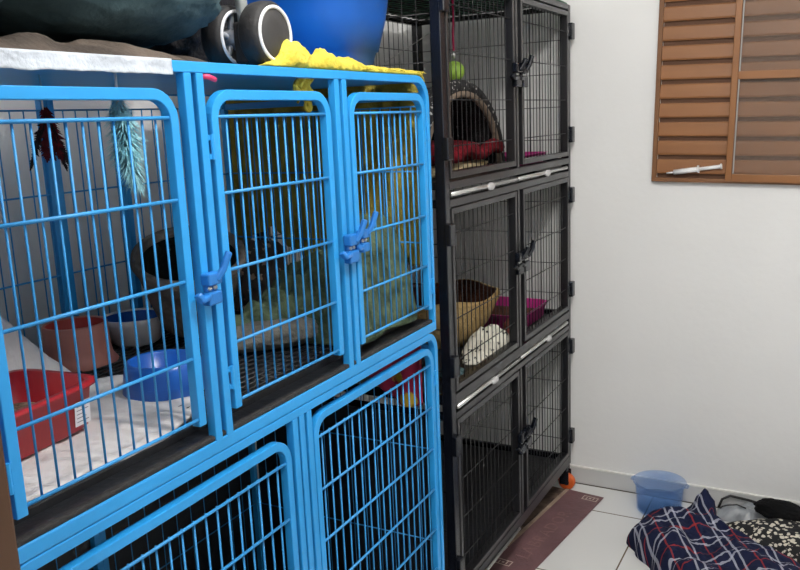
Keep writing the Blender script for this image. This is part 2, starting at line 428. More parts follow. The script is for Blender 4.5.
d2 = door(-.902, -.566, .985, 1.488, UZ, 11, -1)
d3 = door(-.497, -.161, .985, 1.488, UZ, 11, 1)
LZ = (.850, .743, .636, .529, .422, .315, .21, .13)
l1 = door(-1.292, -.763, .12, .889, tuple(z-.010 for z in LZ), 18, -1)
l2 = door(-.689, -.164, .12, .897, LZ, 17, 1)
def latch(d, u, z, m, flip=1, s=1.0, k=1.0):
    """gate latch: two body blocks, lever pointing up and outward, catch arm, rivets"""
    bm = new_bm()
    box(bm, .001, .019, u-.019*s, u+.016*s, z+.004, z+.026*s); box(bm, .001, .017, u-.019*s, u+.016*s, z-.030*s, z-.006)
    box(bm, .001, .010, u-.014*s, u+.012*s, z-.008, z+.006)
    b = link('latch', bm, m, d, bevel=.003)
    bm = new_bm(); sweep(bm, [(.014, u+.004, z+.010), (.022, u+.014*flip, z+.026), (.027, u+.022*flip, z+.048*k), (.028, u+.023*flip, z+.052*k)], rect(.014*s, .010)); 
    link('lever', bm, m, b, bevel=.003)
    bm = new_bm(); sweep(bm, [(.012, u-.012, z-.012), (.014, u-.034*s, z-.014), (.010, u-.040*s, z-.004)], rect(.013, .010)); link('catch', bm, m, b, bevel=.003)
    bm = new_bm()
    for du in (-.007, .005): lathe(bm, [(.0001, .0125), (.004, .012), (.004, .009)], 10, (0, u+du, z-.001), 'x')
    link('rivets', bm, m_steel, b, True)
    return b
latch(d1, -.945, 1.195, m_bluehard, s=.88)
latch(d2, -.532, 1.192, m_bluehard)
latch(d3, -.486, 1.200, m_bluehard, s=.8, k=1.05)
latch(l1, -.730, .52, m_bluehard)
for u in (UR-.03, UL+.03):
    for w_ in (-.04, DEP+.04):
        bm = new_bm(); box(bm, w_-.02, w_+.02, u-.02, u+.02, .085, .101); box(bm, w_-.012, w_+.012, u-.014, u-.010, .03, .086); box(bm, w_-.012, w_+.012, u+.010, u+.014, .03, .086)
        c = link('caster', bm, m_grey, cage)
        bm = new_bm(); lathe(bm, [(.001, -.009), (.035, -.009), (.038, 0), (.035, .009), (.001, .009)], 24, (w_, u, .038), 'y'); link('wheel', bm, m_rubber, c, True)
# ------------------------------------------------------------ black cage
bc = empty('pet_cage', (0, 0, 0), label='black steel cage of three tiers on orange casters, against the white wall', cat='cage')
BL_, BR_, BD = -1.101, -.036, -.61
K = .024
def bpost(y0, x0, z0=.094, z1=1.80, wd=K, m=m_black):
    bm = new_bm(); box(bm, x0-.028, x0, y0, y0+wd, z0, z1); return link('post', bm, m, bc, bevel=.002)
bpost(BL_, -.0005, m=m_black, wd=.026); bpost(BR_-K, -.0005); bpost(BL_, BD+.028, wd=.034); bpost(BR_-.034, BD+.028, wd=.034)
def bbar(name, y0, y1, z0, z1, x0=-.020, x1=0, m=m_grey):
    bm = new_bm(); box(bm, x0, x1, y0, y1, z0, z1); return link(name, bm, m, bc, bevel=.0015)
for z0, z1 in ((1.782, 1.800), (1.252, 1.272), (1.206, 1.226), (.678, .706), (.636, .654), (.094, .130)):
    bbar('rail', BL_+.026, BR_-K, z0, z1)
    bbar('rail', BL_, BR_, z0, z1, BD, BD+.018, m_black)
    for a_, b_ in ((BL_+.006, BL_+.022), (BR_-.020, BR_-.004)):
        bm = new_bm(); box(bm, BD+.02, -.03, a_, b_, z0, z1); link('side_rail', bm, m_black, bc, bevel=.002)
for z0, z1 in ((1.272, 1.782), (.706, 1.206), (.130, .636)): bbar('mullion', -.582, -.567, z0+.0005, z1-.0005, -.030)
m_wire = mat('black_wire', (.008, .008, .010), .45, 0)
TI = ((1.280, 1.776, 1.262), (.714, 1.204, .692), (.136, .634, .114))
for z0, z1, zt in TI:
    ba = []
    n = 4
    zs = [z0 + (z1-z0)*(k+.5)/4.3 for k in range(5)]
    zs = [z for z in zs if z < z1-.02]
    grid('back_grid', 'w', BD+.022, BL_+.03, BR_-.03, zs, z0-.01, z1+.01, 26, .0011, .0014, m_wire, bc)
    grid('side_grid', 'u', BL_+.012, BD+.03, -.03, zs, z0-.01, z1+.01, 13, .0011, .0014, m_wire, bc)
    grid('side_grid', 'u', BR_-.012, BD+.03, -.03, zs, z0-.01, z1+.01, 13, .0011, .0014, m_wire, bc)
def bdoor(y0, y1, z0, z1, nb, hs):
    t = .016; ts = .013; bm = new_bm()
    for a, b_, c_, d_ in ((y0, y0+ts, z0, z1), (y1-ts, y1, z0, z1), (y0+ts, y1-ts, z0, z0+t), (y0+ts, y1-ts, z1-t, z1)): box(bm, -.026, .002, a, b_, c_, d_)
    d = link('door', bm, m_grey, bc, bevel=.0015)
    bm = new_bm(); n = 4
    for k in range(n):
        z = z0+t + (z1-z0-2*t)*(k+.55)/n; rod(bm, (-.006, y0+t, z), (-.006, y1-t, z), .0015)
    for k in range(nb):
        y = y0+t + (y1-y0-2*t)*(k+1)/(nb+1); rod(bm, (-.0095, y, z0+t), (-.0095, y, z1-t), .0013)
    link('wire_grid', bm, m_wire, d, True)
    for z in (z0+.075, z1-.065):
        y = y1+.006 if hs > 0 else y0-.006
        bm = new_bm(); box(bm, -.002, .014, (y if hs > 0 else y-.030), (y+.030 if hs > 0 else y), z-.028, z+.028); box(bm, -.002, .006, y-.016, y+.016, z-.018, z+.018)
        link('hinge', bm, m_black, d, bevel=.003)
    return d
for i, (z0, z1, zt) in enumerate(TI):
    a = bdoor(-1.071, -.598, z0, z1, 14, -1); b = bdoor(-.540, -.066, z0, z1, 14, 1)
    zl = (1.55, .985, .395)[i]
    for dd, yy, kk in ((a, -.600, .85), (b, -.545, 1.1)):
        la = latch(dd, yy, zl, m_black, s=1.25, k=kk)
    # tray, steel slide bar
    bm = new_bm(); box(bm, BD+.03, -.022, BL_+.04, BR_-.03, zt-.012, zt); box(bm, BD+.03, BD+.04, BL_+.04, BR_-.03, zt, zt+.03)
    t = link('tray', bm, m_tray, bc, bevel=.002)
    if i < 2:
        zz = (1.239, .668)[i]
        for y0, y1 in ((-1.064, -.592), (-.574, -.082)):
            bm = new_bm(); rod(bm, (-.002, y0, zz), (-.002, y1, zz), .0062, 10); s_ = link('slide_bar', bm, m_steel, t, True)
            bm = new_bm(); bmesh.ops.create_uvsphere(bm, u_segments=14, v_segments=10, radius=.0115, matrix=Matrix.Translation((.003, (y0+y1)/2+.02, zz-.002)) @ Matrix.Diagonal((.8, 2.2, 1, 1)))
            link('slide_grip', bm, mat('clear_grip', (.6, .6, .6), .15, .3), s_, True)
    else:
        bm = new_bm(); rod(bm, (.004, -1.06, .100), (.004, -.62, .100), .0045, 10); link('slide_bar', bm, mat('dull_steel', (.35, .35, .34), .35, .8), t, True)
bm = new_bm()
for k in range(26): 
    y = BL_+.03+(BR_-BL_-.06)*k/25; rod(bm, (BD+.01, y, 1.786), (-.02, y, 1.786), .0017)
for k in range(9):
    x = BD+.03+.55*k/8; rod(bm, (x, BL_+.01, 1.790), (x, BR_-.01, 1.790), .0019)
link('top_grid', bm, m_wire, bc, True)
for i, (x, y) in enumerate(((-.010, -.072), (-.020, -1.06), (BD+.035, -.085), (BD+.035, -1.06))):
    bm = new_bm(); box(bm, x-.022, x+.010, y-.022, y+.022, .076, .0945); box(bm, x-.02, x+.016, y-.020, y-.015, .024, .078); box(bm, x-.02, x+.016, y+.015, y+.020, .024, .078)
    c = link('caster', bm, m_black, bc, bevel=.002)
    bm = new_bm(); lathe(bm, [(.001, -.012), (.029, -.012), (.032, -.008), (.032, .008), (.029, .012), (.001, .012)], 28, (x+.004, y, .032), 'y'); wh = link('wheel', bm, m_orange, c, True)
    bm = new_bm(); lathe(bm, [(.001, -.0135), (.012, -.0135), (.012, .0135), (.001, .0135)], 16, (x+.004, y, .032), 'y'); link('hub', bm, m_black, wh)
# thin steel wires strung across the tiers
bm = new_bm(); rod(bm, (-.03, -1.03, 1.66), (-.55, -.42, 1.62), .0012); link('line_wire', bm, m_steel, bc)

# green mat on top of the black cage
m_green = mat('pale_green_mat', (.12, .30, .20), .8, 0, .3, 40, .35, 10)
def P_(s, t):
    x = -.60+.585*s; y = -1.08+1.05*t; return (x, y, 1.8052 + .004*(1+fbm(x, y, 0, 7)))
tag(sheet('cage_mat', P_, 30, 50, m_green, .003), 'pale green mat lying on top of the black cage', 'mat')

# ------------------------------------------------------------ on top of the blue cage
zt = ZT
def rest(p): return BW(p)
m_teal = fabric('dark_teal_quilt', (.075, .125, .14), (.042, .075, .088), bump=1, bscale=28)
q = empty('quilted_cushion', BW((-.24, -1.15, zt)), BA, label='dark teal padded quilted cushion lying on the blue cage at upper left', cat='cushion')
def puff(name, c, r, seed, parent, m, pw=2.6):
    return blob(name, c, r, m, seed, .05, 2.2, pw, parent, fold=.016, fsc=22)
puff('padded_section', (.02, .215, .042), (.20, .215, .105), 1, q, m_teal)
puff('padded_section', (.01, -.105, .038), (.2, .125, .108), 5, q, m_teal)
bm = new_bm(); sweep(bm, [(.19*math.cos(a)*.98, .008+.005*math.sin(a*3), .145+.095*math.sin(a)) for a in [PI*(i/20)-.6 for i in range(21)]], circ(.004, 6)); link('seam', bm, m_teal, q, True)
m_taupe = fabric('brown_grey_blanket', (.115, .092, .075), (.055, .045, .038), bump=.8, bscale=50)
def hfold(x, y, t):
    e = max(0, 1-t**6)
    return e*(.016+.016*abs(math.sin(y*23+x*7+2*fbm(x, y, 0, 4)))+.012*fbm(x, y, 3, 8))
tag(mound('folded_blanket', [(-.035, -1.33), (-.018, -1.1), (-.035, -.90), (-.07, -.80), (-.3, -.76), (-.45, -.9), (-.46, -1.2), (-.3, -1.34)], (-.25, -1.08), hfold, m_taupe, base=zt-.002, loc=(.043, -1.1+.0, 0)),
    'crumpled brown grey blanket squeezed under the dark teal cushion', 'blanket')
# white masking paper over the rail
def P_(s, t):
    u = -1.345+.365*s; k = t*3.0; f = .0012*fbm(s*8, t*3, 0, 2.5)
    if k < 1: p = (-.030+.0315*k, u, ZT+.0012+abs(f))
    else: p = (.0016+abs(f)+.002*max(0, k-2.4), u, ZT+.001-.0215*(k-1)/2*(1+.12*fbm(u, 0, 0, 20)))
    return BW(p)
tag(sheet('paper_strip', P_, 60, 12, mat('white_masking_paper', (.60, .66, .74), .7, 0, 1, 30, .25, 20), .0012), 'wrinkled white paper strip stuck over the blue cage top rail', 'paper strip')

# stroller lying behind: twin wheel, fork, dark folded fabric
st = empty('folded_stroller', BW((-.09, -.69, zt)), BA, label='folded dark stroller with white ringed twin wheels on the blue cage', cat='stroller')
m_wd = mat('dark_wheel_disc', (.045, .043, .043), .55, 0, .1, 50, .2, 10)
m_wht = mat('white_plastic', (.80, .80, .82), .35)
for wx, solid in ((.045, True), (-.035, False)):
    cz = .0575
    bm = new_bm(); lathe(bm, [(.042, -.020), (.053, -.020), (.0575, -.014), (.0590, 0), (.0575, .014), (.052, .020), (.043, .0205), (.041, .0)], 48, (wx, 0, cz+.002), 'x', closed=True)
    wh = link('wheel', bm, m_rubber, st, True)
    bm = new_bm(); lathe(bm, [(.0435, .016), (.0435, .0225), (.0465, .0235), (.0495, .0225), (.0495, .016)], 48, (wx, 0, cz+.002), 'x', closed=True); link('white_ring', bm, m_wht, wh, True)
    if solid:
        bm = new_bm(); lathe(bm, [(.001, -.018), (.0435, -.018), (.0438, .0185), (.042, .0205), (.02, .0215), (.001, .0215)], 48, (wx, 0, cz+.002), 'x'); link('disc', bm, m_wd, wh, True)
    else:
        bm = new_bm(); lathe(bm, [(.001, .022), (.013, .022), (.017, .014), (.017, -.014), (.001, -.014)], 24, (wx, 0, cz+.002), 'x')
        for k in range(5):
            a = 2*PI*k/5+.4; rod(bm, (wx+.006, 0, cz), (wx+.010, .045*math.cos(a), cz+.045*math.sin(a)), .006, 8)
        link('spokes', bm, mat('grey_spokes', (.45, .47, .52), .35, .3), wh, True)
bm = new_bm(); sweep(bm, [(.004, -.002, .05), (.004, -.006, .10), (.004, -.014, .16), (-.0, -.03, .26)], circ(.0105, 14)); link('fork_tube', bm, mat('grey_tube', (.42, .44, .43), .35, .5), st, True)
bm = new_bm(); box(bm, -.010, .018, -.020, .016, .012, .085); rod(bm, (-.045, 0, .0595), (.05, 0, .0595), .009, 12); link('axle_block', bm, m_rubber, st, bevel=.004)
m_char = fabric('charcoal_canvas', (.020, .019, .021), (.010, .010, .012))
blob('folded_canopy', (-.25, .09, .0), (.12, .15, .14), m_char, 3, .12, 2.5, 3, st, fold=.02, fsc=12)

st.scale = (1, .955, .955)
# blue tub
tb = empty('plastic_tub', BW((-.275, -.235, zt)), BA, label='large deep blue plastic tub standing on the blue cage near black cage', cat='tub')
m_tub = mat('deep_blue_plastic', (.004, .10, .46), .42, 0, .05, 10, .12, 4)
def squircle(r, z, n=64, e=3.2, kx=1, ky=1):
    o = []
    for i in range(n):
        a = 2*PI*i/n; c, s = math.cos(a), math.sin(a); d = (abs(c)**e+abs(s)**e)**(1/e); o.append(Vector((r*kx*c/d, r*ky*s/d, z)))
    return o
def loft(bm, rings, close=True):
    R_ = [[bm.verts.new(p) for p in r] for r in rings]; n = len(R_[0])
    for k in range(len(R_)-1):
        for i in range(n): bm.faces.new((R_[k][i], R_[k][(i+1) % n], R_[k+1][(i+1) % n], R_[k+1][i]))
    if close: bm.faces.new(R_[0]); bm.faces.new(R_[-1])
bm = new_bm()
loft(bm, [squircle(r, z, kx=1.0, ky=.82) for r, z in ((.130, .002), (.142, .004), (.148, .014), (.160, .060), (.166, .062), (.184, .13), (.216, .33), (.230, .332), (.230, .345), (.216, .345), (.212, .33), (.178, .13), (.142, .016), (.13, .012))])
link('tub_body', bm, m_tub, tb, True)
bm = new_bm(); sweep(bm, [(0, .205*.82*s_, .33) for s_ in ()] or [(-.05, .185, .325), (-.03, .205, .322), (.03, .205, .322), (.05, .185, .325)], circ(.006, 8)); link('handle', bm, m_tub, tb, True)

# yellow blanket: bunched on the rail, sheet over the side, hanging down the cage side
m_yel = fabric('yellow_blanket_cloth', (.72, .60, .09), (.56, .44, .05), bump=.9, bscale=70)
yb = empty('yellow_blanket', BW((-.06, -.45, zt)), BA, label='bright yellow blanket bunched on the blue cage and hanging down its end', cat='blanket')
def P_(s, t):   # bunched strip along the front rail
    u = -.280+.565*s; a = PI*t; hump = .017+.033*math.exp(-((s-.14)/.075)**2)+.024*math.exp(-((s-.34)/.06)**2)+.016*math.exp(-((s-.50)/.06)**2)+.003*fbm(s*7, t*2, 0, 2)
    hump *= min(1, s*7+.12)*(1-.40*s); ww = .034+.028*min(1, max(0, (s-.25)/.15))
    return (.054-ww*.5+ww*.5*math.cos(a)*(1+.1*fbm(s*9, t*4, 2, 2)), u, .0015+max(.0, hump*(math.sin(a)**.6))*(1+.22*fbm(s*12, t*3, 5, 2)))
sheet('bunched_fold', P_, 110, 22, m_yel, .003, yb)
def P_(s, t):   # part that goes back over the top beside the tub
    x = .03-.10*t; y = .20+.12*s; return (x, y-.006*0, .004+.006*(1+fbm(s*4, t*6, 1, 2)))
sheet('top_fold', P_, 20, 40, m_yel, .003, yb)
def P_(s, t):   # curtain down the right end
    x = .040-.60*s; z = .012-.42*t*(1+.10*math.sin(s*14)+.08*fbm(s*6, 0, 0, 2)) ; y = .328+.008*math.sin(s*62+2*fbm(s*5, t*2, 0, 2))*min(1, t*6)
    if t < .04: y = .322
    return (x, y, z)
sheet('hanging_fold', P_, 140, 40, fabric('yellow_blanket_shaded', (.46, .37, .07), (.28, .22, .04), bump=.9, bscale=70), .002, yb)  # same yellow cloth, its shade mixed into a darker olive colour
def P_(s, t):
    u = -.192+.050*s+.008*math.sin(t*9); return (.036+.004*math.sin(s*20), u, -.004-.055*t*(1-.3*math.sin(s*7)))
sheet('tassel', P_, 16, 16, m_yel, .004, yb)
bm = new_bm()
for k in range(30):
    u = .02+.27*rnd.random(); x0 = .058
    p = [(x0, u, .006), (x0+.004, u+.004*rnd.uniform(-1, 1), .005+.004*rnd.random()), (x0+.006, u+.01*rnd.uniform(-1, 1), .004+.008*rnd.random()**2)]
    sweep(bm, p, circ(.0007, 4))
for k in range(40):
    z = -.02-.33*rnd.random(); x0 = .036
    sweep(bm, [(x0, .325, z), (x0+.006, .318+.006*rnd.random(), z-.012), (x0+.004, .314+.006*rnd.random(), z-.03)], circ(.0011, 4))
link('fringe', bm, m_yel, yb)
# pink clip under the rail
pk = empty('hair_clip', BW((-.006, -.899, ZT-T-.006)), BA, label='small pink plastic clip tucked under the blue top rail', cat='clip')
bm = new_bm(); sweep(bm, [(0, -.012, .002), (.004, 0, .001), (.004, .014, -.003)], circ(.0042, 8)); link('clip_body', bm, mat('pink_plastic', (.75, .05, .16), .4), pk, True)
bm = new_bm(); sweep(bm, [(0, -.010, .004), (-.004, .004, .003)], circ(.002, 6)); link('clip_spring', bm, m_steel, pk, True)

# ------------------------------------------------------------ inside the blue cage, left bay
zp = ZM1+.0212
m_pad = mat('white_pad', (.74, .72, .71), .8, 0, .5, 45, .06, 12)
def hp(x, y, t):
    r = .004*(1+fbm(x, y, 0, 14))*(1-t**8) + .003*max(0, math.sin(y*70+10*x+3*fbm(x, y, 0, 5)))
    d = math.exp(-((x+.378)/.030)**2)*max(0, min(1, (-.865-y)/.20)); return r + .21*d*(1-t**10)
tag(mound('puppy_pad', [(-.040, -1.325), (-.042, -1.25), (-.040, -1.15), (-.030, -1.08), (-.042, -.985), (-.075, -.91), (-.14, -.84), (-.2, -.80), (-.33, -.79), (-.37, -.85), (-.42, -.93), (-.45, -1.0), (-.46, -1.15), (-.45, -1.32), (-.2, -1.328)], (-.22, -1.10), hp, m_pad, base=zp, loc=(.03, -1.1, 0)),
    'white crinkled puppy pad spread on the tray inside blue cage', 'pad')
zq = zp+.010
m_red = mat('red_plastic', (.46, .020, .028), .35, 0, .05, 20, .1, 6)
lb = empty('litter_box', BW((-.240, -1.172, zq)), BA+.10, label='red plastic litter box with a white sticker on the white pad', cat='litter box')
bm = new_bm()
def rr(hx, hy, z, cx=0, cy=0): 
    return [Vector((cx+p.x*hx, cy+p.y*hy, z)) for p in squircle(1, 0, 48, 7)]
loft(bm, [rr(.072, .128, .001), rr(.080, .136, .006), rr(.086, .144, .070), rr(.094, .152, .071), rr(.094, .152, .077), rr(.081, .139, .077), rr(.076, .132, .010), rr(.070, .126, .008)])
link('box_body', bm, m_red, lb, True)
bm = new_bm(); loft(bm, [rr(.070, .126, .0085), rr(.074, .130, .022), rr(.070, .126, .030), rr(.030, .05, .033)]); link('litter', bm, mat('pale_litter', (.50, .42, .28), .95, 0, 1, 180, .5, 120), lb, True)
bm = new_bm(); v = [bm.verts.new(p) for p in ((.0815, .086, .014), (.0815, .118, .014), (.0846, .118, .052), (.0846, .086, .052))]; bm.faces.new(v)
bmesh.ops.translate(bm, verts=bm.verts, vec=(.0010, 0, 0)); st_ = link('sticker', bm, mat('white_sticker', (.75, .75, .78), .5), lb); s_ = st_.modifiers.new('t', 'SOLIDIFY'); s_.thickness = .0006
bm = new_bm()
for k in range(5): 
    z = .020+.006*k; x = .0815+.0031*(z-.014)/.038+.0017; box(bm, x-.0003, x+.0002, .090, .090+.024-.005*(k % 3), z, z+.0012)
link('print', bm, mat('grey_print', (.2, .2, .22), .7), st_)
# blue bowl
bb = tag(None or bpy.data.objects.new('feeding_bowl', None), 'opaque royal blue pet bowl on the white pad near blue post', 'bowl'); C.objects.link(bb); bb.location = BW((-.205, -.845, zp+.0045)); 
m_bb = mat('royal_blue_plastic', (.015, .13, .56), .3, 0, .03, 20, .1, 6)
bm = new_bm(); lathe(bm, [(.001, .001), (.070, .001), (.074, .006), (.068, .050), (.064, .058), (.060, .060), (.056, .056), (.052, .022), (.001, .018)], 48); link('bowl_body', bm, m_bb, bb, True)
bm = new_bm(); lathe(bm, [(.0715, .020), (.0725, .0215), (.0710, .024)], 48); link('rib', bm, m_bb, bb, True)
# pink wide-footed bowl
pb = empty('feeding_bowl', BW((-.515, -.765, zp)), label='salmon pink wide footed bowl with red inside behind the pad', cat='bowl')
bm = new_bm(); lathe(bm, [(.001, .006), (.060, .006), (.076, .001), (.078, .004), (.068, .018), (.065, .036), (.063, .084), (.060, .087), (.057, .084)], 48); link('bowl_body', bm, mat('salmon_plastic', (.52, .21, .17), .5, 0, .05, 20, .1, 6), pb, True)
bm = new_bm(); lathe(bm, [(.0572, .0835), (.051, .030), (.001, .026)], 48); link('inner_bowl', bm, mat('red_inner', (.50, .05, .04), .5), pb, True)
# enamel bowl: white outside, blue inside
eb = empty('feeding_bowl', BW((-.515, -.605, zp)), label='white round bowl with blue inside, behind the pink bowl', cat='bowl')
bm = new_bm(); lathe(bm, [(.001, .003), (.040, .001), (.052, .010), (.066, .050), (.071, .064), (.068, .066), (.064, .062)], 48); link('bowl_body', bm, mat('white_enamel', (.72, .72, .74), .3), eb, True)
bm = new_bm(); lathe(bm, [(.0645, .0625), (.058, .048), (.048, .016), (.001, .010)], 48); link('inner_bowl', bm, m_bb, eb, True)
# feather toys
def feather(bm, p, d, ln, wd, n=26):
    d = Vector(d).normalized(); s = Vector((0, 1, 0)); s = (s-d*s.dot(d)).normalized(); f = d.cross(s)
    sweep(bm, [Vector(p)+d*ln*k/6+f*.004*math.sin(k) for k in range(7)], circ(.0008, 4))
    for k in range(n):
        t = .04+.96*k/n; c = Vector(p)+d*ln*t; ww = wd*math.sin(PI*min(1, t*.9+.12))**.7
        for sg in (-1, 1):
            e = c + s*sg*ww*(.8+.4*rnd.random()) + d*ww*(.7+.3*rnd.random()) + f*rnd.uniform(-.4, .4)*ww
            a = bm.verts.new(c-d*.0035); b = bm.verts.new(c+d*.0035); e1 = bm.verts.new(e); bm.faces.new((a, b, e1))
fr = empty('feather_toy', BW((-.12, -1.104, 1.4985)), BA, label='dark red and black feather toy hanging inside the blue cage', cat='cat toy')
bm = new_bm(); sweep(bm, [(0, 0, .012), (.001, .001, -.004), (0, 0, -.018), (0, 0, -.034)], circ(.0012, 6)); bmesh.ops.create_uvsphere(bm, u_segments=10, v_segments=8, radius=.006, matrix=Matrix.Translation((0, 0, -.014))); link('hook', bm, m_steel, fr, True)
m_fr = fabric('dark_red_feather', (.085, .007, .012)); m_fk = fabric('black_feather', (.015, .012, .013))
bm = new_bm()
for dy in (-.1, .02, .16): feather(bm, (0, .003+dy*.02, -.03), (.05, dy, -1), .075, .013)
link('red_feathers', bm, m_fr, fr)
bm = new_bm()
for dy in (-.5, .42, .30): feather(bm, (0, .002, -.04), (.05, dy, -1), .082, .008)
link('black_feathers', bm, m_fk, fr)
ft = empty('feather_toy', BW((-.034, -1.052, 1.4895)), BA, label='pale turquoise fluffy feather toy hanging inside the blue cage door', cat='cat toy')
bm = new_bm(); rod(bm, (0, 0, .022), (0, 0, -.040), .0022, 8); link('stick', bm, m_wht, ft, True)
bm = new_bm(); m_ft = fabric('turquoise_feather', (.46, .80, .86), (.28, .66, .76))
N = 900
for k in range(N):
    t = k/N; z = -.016-.118*t; yc = .004*math.sin(t*6)+.022*t*t; rr_ = .035*math.sin(PI*min(1, .18+.72*t))
    a = rnd.uniform(0, 2*PI); c = Vector((0, yc, z)); e = c+Vector((math.cos(a)*rr_*.8, math.sin(a)*rr_*rnd.uniform(.6, 1.25), -.006-.014*rnd.random()))
    n_ = Vector((-math.sin(a), math.cos(a), .3))*.0011
    v0 = bm.verts.new(c+n_); v1 = bm.verts.new(c-n_); mid = (c+e)/2+Vector((0, 0, .004)); v2 = bm.verts.new(mid-n_); v3 = bm.verts.new(mid+n_); v4 = bm.verts.new(e)
    bm.faces.new((v0, v1, v2, v3)); bm.faces.new((v3, v2, v4))
link('feathers', bm, m_ft, ft)

# ------------------------------------------------------------ right bay of the blue cage
zm = ZM1+.0268
# grey-rimmed cat bed with dark inside, standing on its side in the back corner
cb = empty('cat_bed', BW((-.415, -.525, zm)), label='grey beige cat bed with dark lining tilted in rear of blue cage', cat='cat bed')
m_bedg = fabric('grey_beige_plush', (.24, .21, .18), (.12, .105, .09)); m_bedd = fabric('dark_green_lining', (.012, .016, .014))
TM = Matrix.Rotation(.40, 3, Vector((.72, .69, 0)))
def tilt(bm):
    for v in bm.verts: v.co = TM @ v.co
    for v in bm.verts: v.co.z += .032
bm = new_bm(); lathe(bm, [(.001, .002), (.060, .0), (.072, .012), (.094, .085), (.110, .150), (.120, .168), (.118, .182), (.106, .180), (.100, .168)], 48); tilt(bm); link('bed_wall', bm, m_bedg, cb, True)
bm = new_bm(); lathe(bm, [(.1005, .167), (.090, .120), (.060, .030), (.001, .020)], 48); tilt(bm); link('lining', bm, m_bedd, cb, True)
# green blanket heaped at the right end
m_gb = fabric('grey_green_blanket', (.125, .17, .10), (.042, .065, .04), bump=1, bscale=60, vscale=30)
def hg(x, y, t):
    e = (1-t**6); k = max(0, min(1, (y+.60)/.25)); k = k*k*(3-2*k); k2 = max(0, min(1, (y+.50)/.14)); k2 = k2*k2*(3-2*k2)
    return e*((.080+.045*k+.112*k2*math.exp(-((x+.05)/.13)**2))*(1+.10*fbm(x, y, 0, 6)) + (.008+.006*k)*math.sin(y*110+x*35+4*fbm(x, y, 0, 5)))
tag(mound('green_blanket', [(-.028, -.485), (-.022, -.34), (-.022, -.20), (-.04, -.165), (-.3, -.165), (-.36, -.175), (-.34, -.30), (-.32, -.40), (-.285, -.50), (-.29, -.63), (-.24, -.62), (-.15, -.49), (-.07, -.49)], (-.16, -.34), hg, m_gb, base=zm, loc=(.03, -1.1, 0), nr=60, na=220),
    'grey green ribbed blanket heaped against the right blue wire door', 'blanket')
m_pl = fabric('grey_pillow_cloth', (.17, .165, .145), (.10, .098, .085))
tag(blob('grey_pillow', BW((-.190, -.545, zm)), (.042, .125, .030), m_pl, 4, .10, 2, 2.4, rz=BA-.62), 'soft grey pillow lying low in front of the green blanket', 'pillow')
m_leo = spots_mat('brown_patterned_fabric', (.045, .035, .03), (.28, .20, .15), 38, .26)
tag(blob('patterned_cushion', BW((-.435, -.290, zm)), (.080, .105, .095), m_leo, 8, .14, 2.4, 2.3, rz=BA), 'dark brown patterned cushion behind the green blanket', 'cushion')
# red and yellow cloth in the lower tier
m_rc = spots_mat('magenta_yellow_print', (.33, .012, .05), (.55, .36, .03), 14, .30)
def P_(s, t):
    w_ = -.03-.30*s; z = .900-.155*t*(1-.5*s)*(1+.15*math.sin(s*9)); return BW((w_, -.175+.006*math.sin(s*30), z))
tag(sheet('printed_cloth', P_, 40, 20, m_rc, .004), 'magenta and yellow printed cloth hanging in lower blue cage tier', 'cloth')

# ------------------------------------------------------------ inside the black cage
zt1, zt2 = 1.2625, .6925
# domed cave bed
dm = empty('cave_bed', (-.13, -.70, zt1), label='black patterned domed pet bed with red cushion, top black tier', cat='pet bed')
m_dome = spots_mat('black_white_print', (.018, .017, .018), (.42, .40, .38), 60, .22)
def arch(r0, z0, x, n=30): return [Vector((x, r0*math.cos(PI*i/n), z0*math.sin(PI*i/n))) for i in range(n+1)]
bm = new_bm(); prof = []
L = [(.30, .275, 0), (.305, .28, -.02), (.30, .275, -.32), (.285, .26, -.33), (.283, .258, -.02), (.285, .26, 0)]
rings = [[bm.verts.new(p) for p in arch(a, b, x)] for a, b, x in L]
for k in range(len(L)):
    A, B = rings[k], rings[(k+1) % len(L)]
    for i in range(30): bm.faces.new((A[i], A[i+1], B[i+1], B[i]))
bm.faces.new([r[0] for r in rings]); bm.faces.new([r[-1] for r in rings]); link('dome', bm, m_dome, dm, True)
bm = new_bm(); sweep(bm, arch(.278, .252, .006), circ(.011, 8)); link('rim_piping', bm, fabric('tan_piping', (.26, .20, .15)), dm, True)
bm = new_bm(); a = arch(.284, .259, -.31); vs = [bm.verts.new(p) for p in a]; f = bm.faces.new(vs); o = link('back_lining', bm, m_char, dm); sm = o.modifiers.new('t', 'SOLIDIFY'); sm.thickness = .006
bm = new_bm()
cr = blob('red_cushion', (-.13, 0, .028), (.125, .262, .042), fabric('red_plush', (.20, .010, .018), (.10, .005, .010)), 6, .06, 3, 3, dm)
blob('cream_cushion', (-.12, .0, .001), (.13, .268, .020), fabric('cream_plush', (.62, .52, .33), (.45, .36, .2)), 2, .05, 3, 4, dm)
bm = new_bm(); sweep(bm, arch(.300, .275, -.004), circ(.022, 10)); link('padded_rim', bm, m_dome, dm, True)
A1, A2 = arch(.281, .256, -.01), arch(.281, .256, -.315)
def P_(s, t): i = int(round(s*30)); p = A1[i].lerp(A2[i], t); return p
sheet('lining', P_, 30, 4, m_char, .003, dm)
